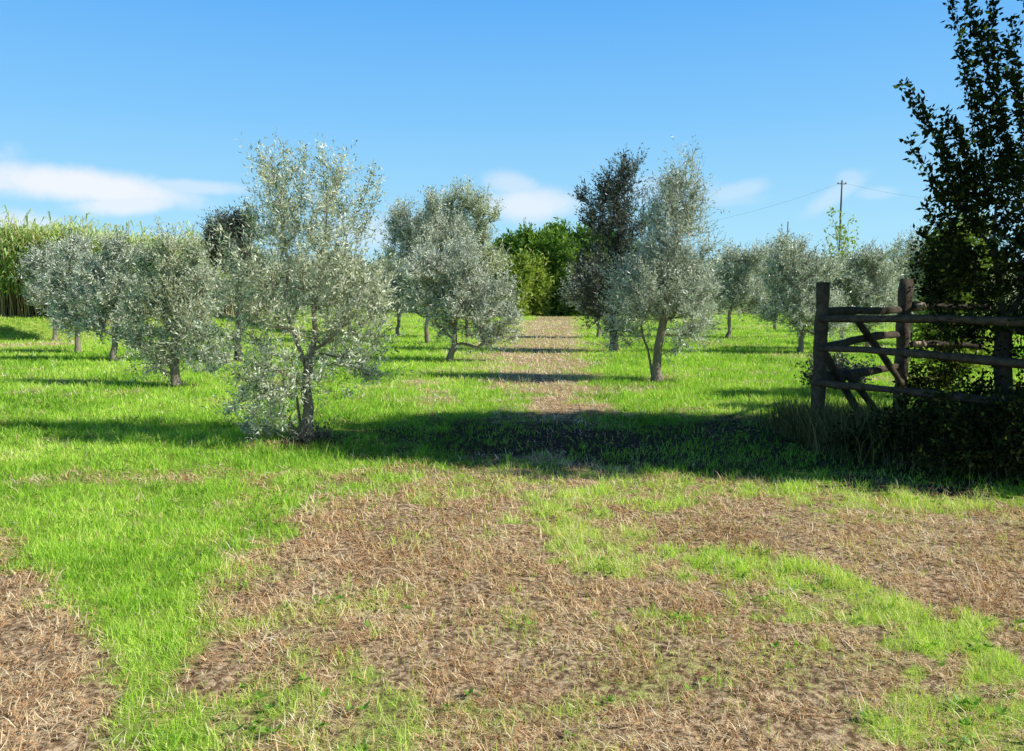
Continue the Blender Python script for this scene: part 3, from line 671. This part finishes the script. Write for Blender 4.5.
for k, (ya, yc) in enumerate([(318, 323), (349, 362), (384, 401)]):
    za, zc = zt(A, ya), zt(Cp, yc); off = np.array([-.03, -.09, 0])
    pa = np.array([A[0], A[1], za]) + off; pc = np.array([Cp[0], Cp[1], zc]) + off
    rail('rail', R(pa - (pc - pa) * .015), R(pa + (pc - pa) * 1.6), .036, .046, fence, 10 + k)
for k, (ya, yb) in enumerate([(314, 309.5), (347, 336), (381, 367)]):
    za, zb = zt(A, ya), zt(Bp, yb); off = np.array([.02, .09, 0])
    pa = np.array([A[0], A[1], za]) + off; pb = np.array([Bp[0], Bp[1], zb]) + off
    ext = [1.32, 1.12, 1.05][k]; e = pa + (pb - pa) * ext
    rail('rail', R(pa), R(e), .05, .045, fence, 20 + k, sag=-.02)
    if k == 0:
        dd = unit(pb - pa)
# back run of rails leaving the rear post to the right
D1 = np.array([Bp[0] + 1.1, Bp[1] - .1, 0])
for k, (yb, l_) in enumerate([(306, 1.0), (344, .9)]):
    a_ = np.array([Bp[0] + .1, Bp[1] - .02, zt(Bp, yb)]); e = a_ + np.array([l_, -.1, -.02])
    rl = rail('rail', R(a_), R(e), .045, .045, fence, 30 + k)
    cut = rail('cut_end', R(a_) + np.array([.02, -.075, 0]), R(a_) + np.array([.12, -.10, .01]), .04, .04, rl, 33 + k, m='woodcut')
# braces
def YonAB(px):   # distance along the A-B run for an image column
    f = (px - 817) / (903 - 817); return YA + (YB2 - YA) * f * .9
for k, (p0, p1) in enumerate([((824, 350), (862, 420)), ((856, 318), (902, 384)), ((846, 372), (878, 414))]):
    q0, q1 = atY(*p0, YonAB(p0[0]) - .05), atY(*p1, YonAB(p1[0]) - .1 - .1 * k)
    rail('brace', R(q0), R(q1), .04, .045, fence, 40 + k)

# ------------------------------------------------------------------ utility poles and wires
def pole(px, py, Y_, label, arm):
    t = atY(px, py, Y_); root = empty('utility_pole', (t[0], t[1], 0)); tag(root, label, 'utility pole', 'utility poles beyond the orchard')
    rail('post', (0, 0, -.2), (0, 0, t[2]), .075, .055, root, 70, m='pole', sides=10)
    if arm:
        c = rail('crossarm', (-.33, 0, t[2] - .2), (.33, 0, t[2] - .2), .03, .03, root, 71, m='pole', sides=6)
        for s_ in (-.28, .28): rail('insulator', (s_, 0, t[2] - .17), (s_, 0, t[2] - .08), .04, .03, c, 72, m='wire', sides=8)
    return t
T1 = pole(842, 181, 58, 'taller utility pole with a small crossarm above the olives', True)
T2 = pole(788, 222, 84, 'shorter looking utility pole, farther away, left of the taller one', False)
def wire(a_, b_, sag, label):
    V, Q = [], []; pts = [np.array(a_) + (np.array(b_) - np.array(a_)) * f - np.array([0, 0, sag * 4 * f * (1 - f)]) for f in np.linspace(0, 1, 40)]
    tube_chain(pts, np.full(40, .006), 4, V, Q); tag(link('overhead_wire', mesh('overhead_wire', np.concatenate(V), np.concatenate(Q)), M['wire']), label, 'wire', 'overhead wires')
wire(T1 - [.0, 0, .1], atY(560, 232, 75), 1.3, 'thin overhead wire running left from the taller utility pole')
wire(T1 - [.0, 0, .1], atY(1150, 190, 62), 1.3, 'thin overhead wire running right from the taller utility pole towards the dark tree')

# ------------------------------------------------------------------ reed bed at the left (one mass)
def reed_bed(name, pts, hfun, label, cat, seed, mL, mS, n_, nl=13, leafL=.75, leafW=.07):
    rng = np.random.default_rng(seed); x_, y_ = pts(rng, n_); Hh = hfun(x_, y_, rng); z_ = height(x_, y_) - .05
    B_ = np.stack([x_, y_, z_], -1); ln = rng.normal(0, .10, (n_, 3)); ln[:, 2] = 1; Dn = unit(ln)
    PL = np.stack([B_, B_ + Dn * (Hh * .5)[:, None], B_ + Dn * Hh[:, None] + np.stack([ln[:, 0], ln[:, 1], np.zeros(n_)], -1) * .3], 1)
    Vt, Qt = [], []; twigmesh(PL, .03, Vt, Qt, 0)
    t = .26 + .72 * (np.arange(nl) + rng.random((n_, nl))) / nl
    P_ = B_[:, None, :] + Dn[:, None, :] * (Hh[:, None] * t)[..., None]; P_ = P_.reshape(-1, 3); m_n = len(P_)
    az = rng.random(m_n) * 2 * PI; e0 = .45 + .8 * rng.random(m_n); L_ = leafL * (.6 + .6 * rng.random(m_n))
    D0 = np.stack([np.cos(az) * np.cos(e0), np.sin(az) * np.cos(e0), np.sin(e0)], -1); e1 = e0 - 1.0 - .9 * rng.random(m_n)
    D1_ = np.stack([np.cos(az) * np.cos(e1), np.sin(az) * np.cos(e1), np.sin(e1)], -1); S_ = np.stack([-np.sin(az), np.cos(az), np.zeros(m_n)], -1) * leafW / 2
    Am = P_ + D0 * (L_ * .5)[:, None]; Ti = Am + D1_ * (L_ * .5)[:, None]
    V = np.stack([P_ - S_ * .6, P_ + S_ * .6, Am + S_, Am - S_, Ti], 1).reshape(-1, 3); i = np.arange(m_n)[:, None] * 5
    tn = np.clip(.15 + .8 * np.tile(t.ravel(), 1) * rng.uniform(.4, 1.2, m_n), 0, 1)
    nV = len(V); Vs = np.concatenate(Vt); Qs = np.concatenate(Qt) + nV; nq = m_n
    me = mesh(name, np.concatenate([V, Vs]), np.concatenate([i + np.array([[0, 1, 2, 3]]), Qs]), i + np.array([[3, 2, 4]]),
              np.concatenate([tn, rng.random(len(Qs)), tn]))
    me.materials.append(mL); me.materials.append(mS)
    mi = np.zeros(nq + len(Qs) + m_n, dtype=np.int32); mi[nq:nq + len(Qs)] = 1; me.polygons.foreach_set('material_index', mi)
    o = bpy.data.objects.new(name, me); COL.objects.link(o); return tag(o, label, cat, kind='stuff')
def rp(rng, n_):
    x_ = rng.uniform(-40, -13.8, n_); d_ = rng.random(n_) ** 1.3 * 9
    y0_ = np.where(x_ < -17, 33.5 + (x_ + 17) * -.12, 33.5 + (x_ + 17) * 1.5); return x_, y0_ + d_
def rh(x_, y_, rng): return (3.0 + .8 * fbm(x_, y_, .35, 3) + .5 * rng.random(len(x_)) - .35 * sstep(-19, -14.6, x_)) + (rng.random(len(x_)) < .04) * .7
reed_bed('reed_bed', rp, rh, 'dense bed of tall yellow-green giant reeds at the left edge', 'reeds', 101, M['reed'], M['reedstalk'], 6500, 16, .85, .06)

# ------------------------------------------------------------------ far hedge and horizon trees
def fartree(k, px, Y_, toppy, wpx, label, leafm, cat='tree', dens=300, grp='trees at the far end of the orchard', shape=None):
    b_ = np.array([(px - CX) / F * Y_, Y_, 0]); h_ = atY(px, toppy, Y_)[2]; w_ = wpx / 2 * Y_ / F; rng = np.random.default_rng(300 + k)
    lb = [(rng.normal(0, .25) * w_, rng.normal(0, .2) * w_, h_ * z_, w_ * s_, w_ * s_, h_ * .2, 1) for z_, s_ in ((.18, .95), (.38, 1.0), (.58, .95), (.76, .9), (.84, .7))]
    sc = Y_ / 80
    return grow_tree('tree' if cat == 'tree' else cat.replace(' ', '_'), 300 + k, [stem((0, 0, 0), (0, 0, h_ * .3), 4), (3, stem((0, 0, h_ * .45), (0, 0, h_ * .8), 3))], lb, label, cat, loc=b_,
                     ntar=dens, nshoot=3, slen=.9 * sc, nleaf=9, L0=.42 * sc, W0=.17 * sc, rbase=.16, rtip=.02, leafm=leafm, barkm='barkdark', twigm='barkdark', group=grp, step=.6, up=.5)
far = [(508, 82, 243, 34, 'evergreen at the left end of the green thicket closing the path'), (526, 80, 236, 30, 'evergreen rising second from the left in the green thicket'),
       (544, 84, 231, 32, 'tallest evergreen of the green thicket, straight above the end of the path'), (562, 80, 238, 30, 'bright evergreen over the right edge of the path end'),
       (580, 83, 234, 32, 'evergreen of the green thicket seen just left of the dark-leaved tall tree'), (600, 82, 238, 34, 'evergreen of the green thicket behind the dark-leaved tall tree'),
       (622, 84, 246, 36, 'evergreen at the right end of the green thicket')]
for k, (px, Y_, tp, w_, lab) in enumerate(far): fartree(k, px, Y_, tp, w_ + 8, lab, 'evergreen', dens=380)
for k, (px, Y_) in enumerate([(500, 77), (518, 76), (536, 78), (590, 77), (612, 76)]):
    fartree(20 + k, px, Y_, 262, 24, ['bright low bamboo clump at the left foot of the green thicket', 'bright low bamboo clump just left of the end of the path', 'bright low bamboo clump at the very end of the path',
            'bright low bamboo clump at the right side of the path end', 'bright low bamboo clump at the right foot of the green thicket'][k], 'bright', 'bamboo clump', 160, 'low bamboo clumps')
# distant silver belt closing the view on both sides: reads as one mass
rng = np.random.default_rng(77); Pn = []
n_ = 30000; px_ = rng.uniform(-75, 75, n_); keep = (np.abs(px_ - 5) > 7); px_ = px_[keep]; n_ = len(px_)
top_ = 4.0 + 2.4 * fbm(px_, px_ * 0, .22, 4); zz = rng.random(n_) ** .8 * top_ + .1; yy = 88 + rng.normal(0, 1.6, n_) - 3 * np.abs(fbm(px_, zz, .5, 2))
E = np.stack([px_, yy, zz], -1); P, T, PL = shoots(rng, E, unit(rng.normal(size=E.shape) + [0, -1, 0]), 1, .7, 5, .6)
V, q = leaves_on(rng, P, T, .5, .17)
tag(link('distant_trees', mesh('distant_trees', V, q, tint=np.clip(.45 + .3 * rng.normal(size=len(q)), 0, 1)), M['olive_green']), 'hazy belt of distant grey-green trees beyond the orchard', 'trees', kind='stuff')

# ------------------------------------------------------------------ sky
w = bpy.data.worlds.new('World'); scene.world = w; w.use_nodes = True; w.node_tree.nodes.clear(); n = N(w.node_tree)
out = n.new('ShaderNodeOutputWorld'); bg = n.new('ShaderNodeBackground'); n.L.new(bg.outputs[0], out.inputs[0])
sky = n.new('ShaderNodeTexSky'); sky.sky_type = 'NISHITA'; sky.sun_disc = False; sky.sun_elevation = SUN_EL
sky.sun_rotation = math.atan2(-SH[0], -SH[1]); sky.altitude = 50; sky.air_density = 1.0; sky.dust_density = .3; sky.ozone_density = 2.0
tc = n.new('ShaderNodeTexCoord'); G = tc.outputs['Generated']
sx = n.new('ShaderNodeSeparateXYZ'); n.L.new(G, sx.inputs[0])
az = n.math('ARCTAN2', sx.outputs[0], sx.outputs[1]); el = n.math('ARCSINE', sx.outputs[2])
nz1 = n.noise(G, 7, 6, .6); nz2 = n.noise(G, 22, 6, .65)
STR = .12
def dirof(px, py):
    r_ = ray(px, py); r_ = r_ / np.linalg.norm(r_); return math.atan2(r_[0], r_[1]), math.asin(r_[2])
cl = None
for (px, py, rx, ry, st, tilt) in [(80, 186, 95, 17, 1.0, .06), (20, 180, 100, 12, .8, 0), (125, 204, 50, 11, .85, -.1), (185, 187, 60, 7, .5, 0), (5, 226, 55, 14, .7, 0), (532, 205, 52, 19, .8, 0), (515, 186, 34, 14, .5, .2),
                             (735, 192, 30, 10, .35, -.2), (715, 200, 45, 8, .22, 0), (835, 195, 30, 12, .35, -.6), (850, 178, 14, 9, .3, 0), (380, 232, 60, 20, .45, 0), (660, 190, 60, 14, .25, 0), (-250, 150, 160, 30, .9, 0), (1350, 160, 160, 30, .8, 0), (875, 193, 20, 6, .25, 0)]:
    a0, e0 = dirof(px, py); wx, wy = rx / F, ry / F
    da = n.math('SUBTRACT', az, a0); de = n.math('ADD', n.math('SUBTRACT', el, e0), n.math('MULTIPLY', da, tilt))
    u = n.math('POWER', n.math('DIVIDE', da, wx), 2.0); v = n.math('POWER', n.math('DIVIDE', de, wy), 2.0)
    dd = n.math('SQRT', n.math('ADD', u, v))
    dd = n.math('ADD', dd, n.math('ADD', n.math('MULTIPLY', n.math('SUBTRACT', nz1, .5), 1.1), n.math('MULTIPLY', n.math('SUBTRACT', nz2, .5), .7)))
    f = n.math('MULTIPLY', n.math('SUBTRACT', 1.25, dd), 1.15, clamp=True)
    f = n.math('MULTIPLY', n.math('MULTIPLY', f, f), n.math('SUBTRACT', 3.0, n.math('MULTIPLY', f, 2.0)))
    f = n.math('MULTIPLY', f, st)
    cl = f if cl is None else n.math('MAXIMUM', cl, f)
graded = n.mix(1.0, sky.outputs[0], (1.0, 1.0, 1.0, 1), 'MULTIPLY')
# clear-day colour by elevation; unseen zenith darkened to deepen shadows; keeps some physical sky
grad = n.ramp(n.math('MULTIPLY', el, 1.6, clamp=True), [(0, (.52, .86, 1.0)), (.14, (.40, .76, 1.0)), (.34, (.23, .59, 1.0)), (.56, (.12, .44, .96)), (.67, (.035, .15, .44)), (1, (.010, .045, .14))])
gr2 = n.mix(1.0, grad, (1 / STR, 1 / STR, 1 / STR, 1), 'MULTIPLY')
skyc = n.mix(.97, graded, gr2)
haze = n.math('MULTIPLY', n.noise(G, 3, 4, .6), .25)
cc = n.mix(1.0, (.93, .95, 1.0, 1), (1 / STR, 1 / STR, 1 / STR, 1), 'MULTIPLY')
n.put(bg.inputs[0], n.mix(n.math('MULTIPLY', cl, .9), skyc, cc)); bg.inputs[1].default_value = STR
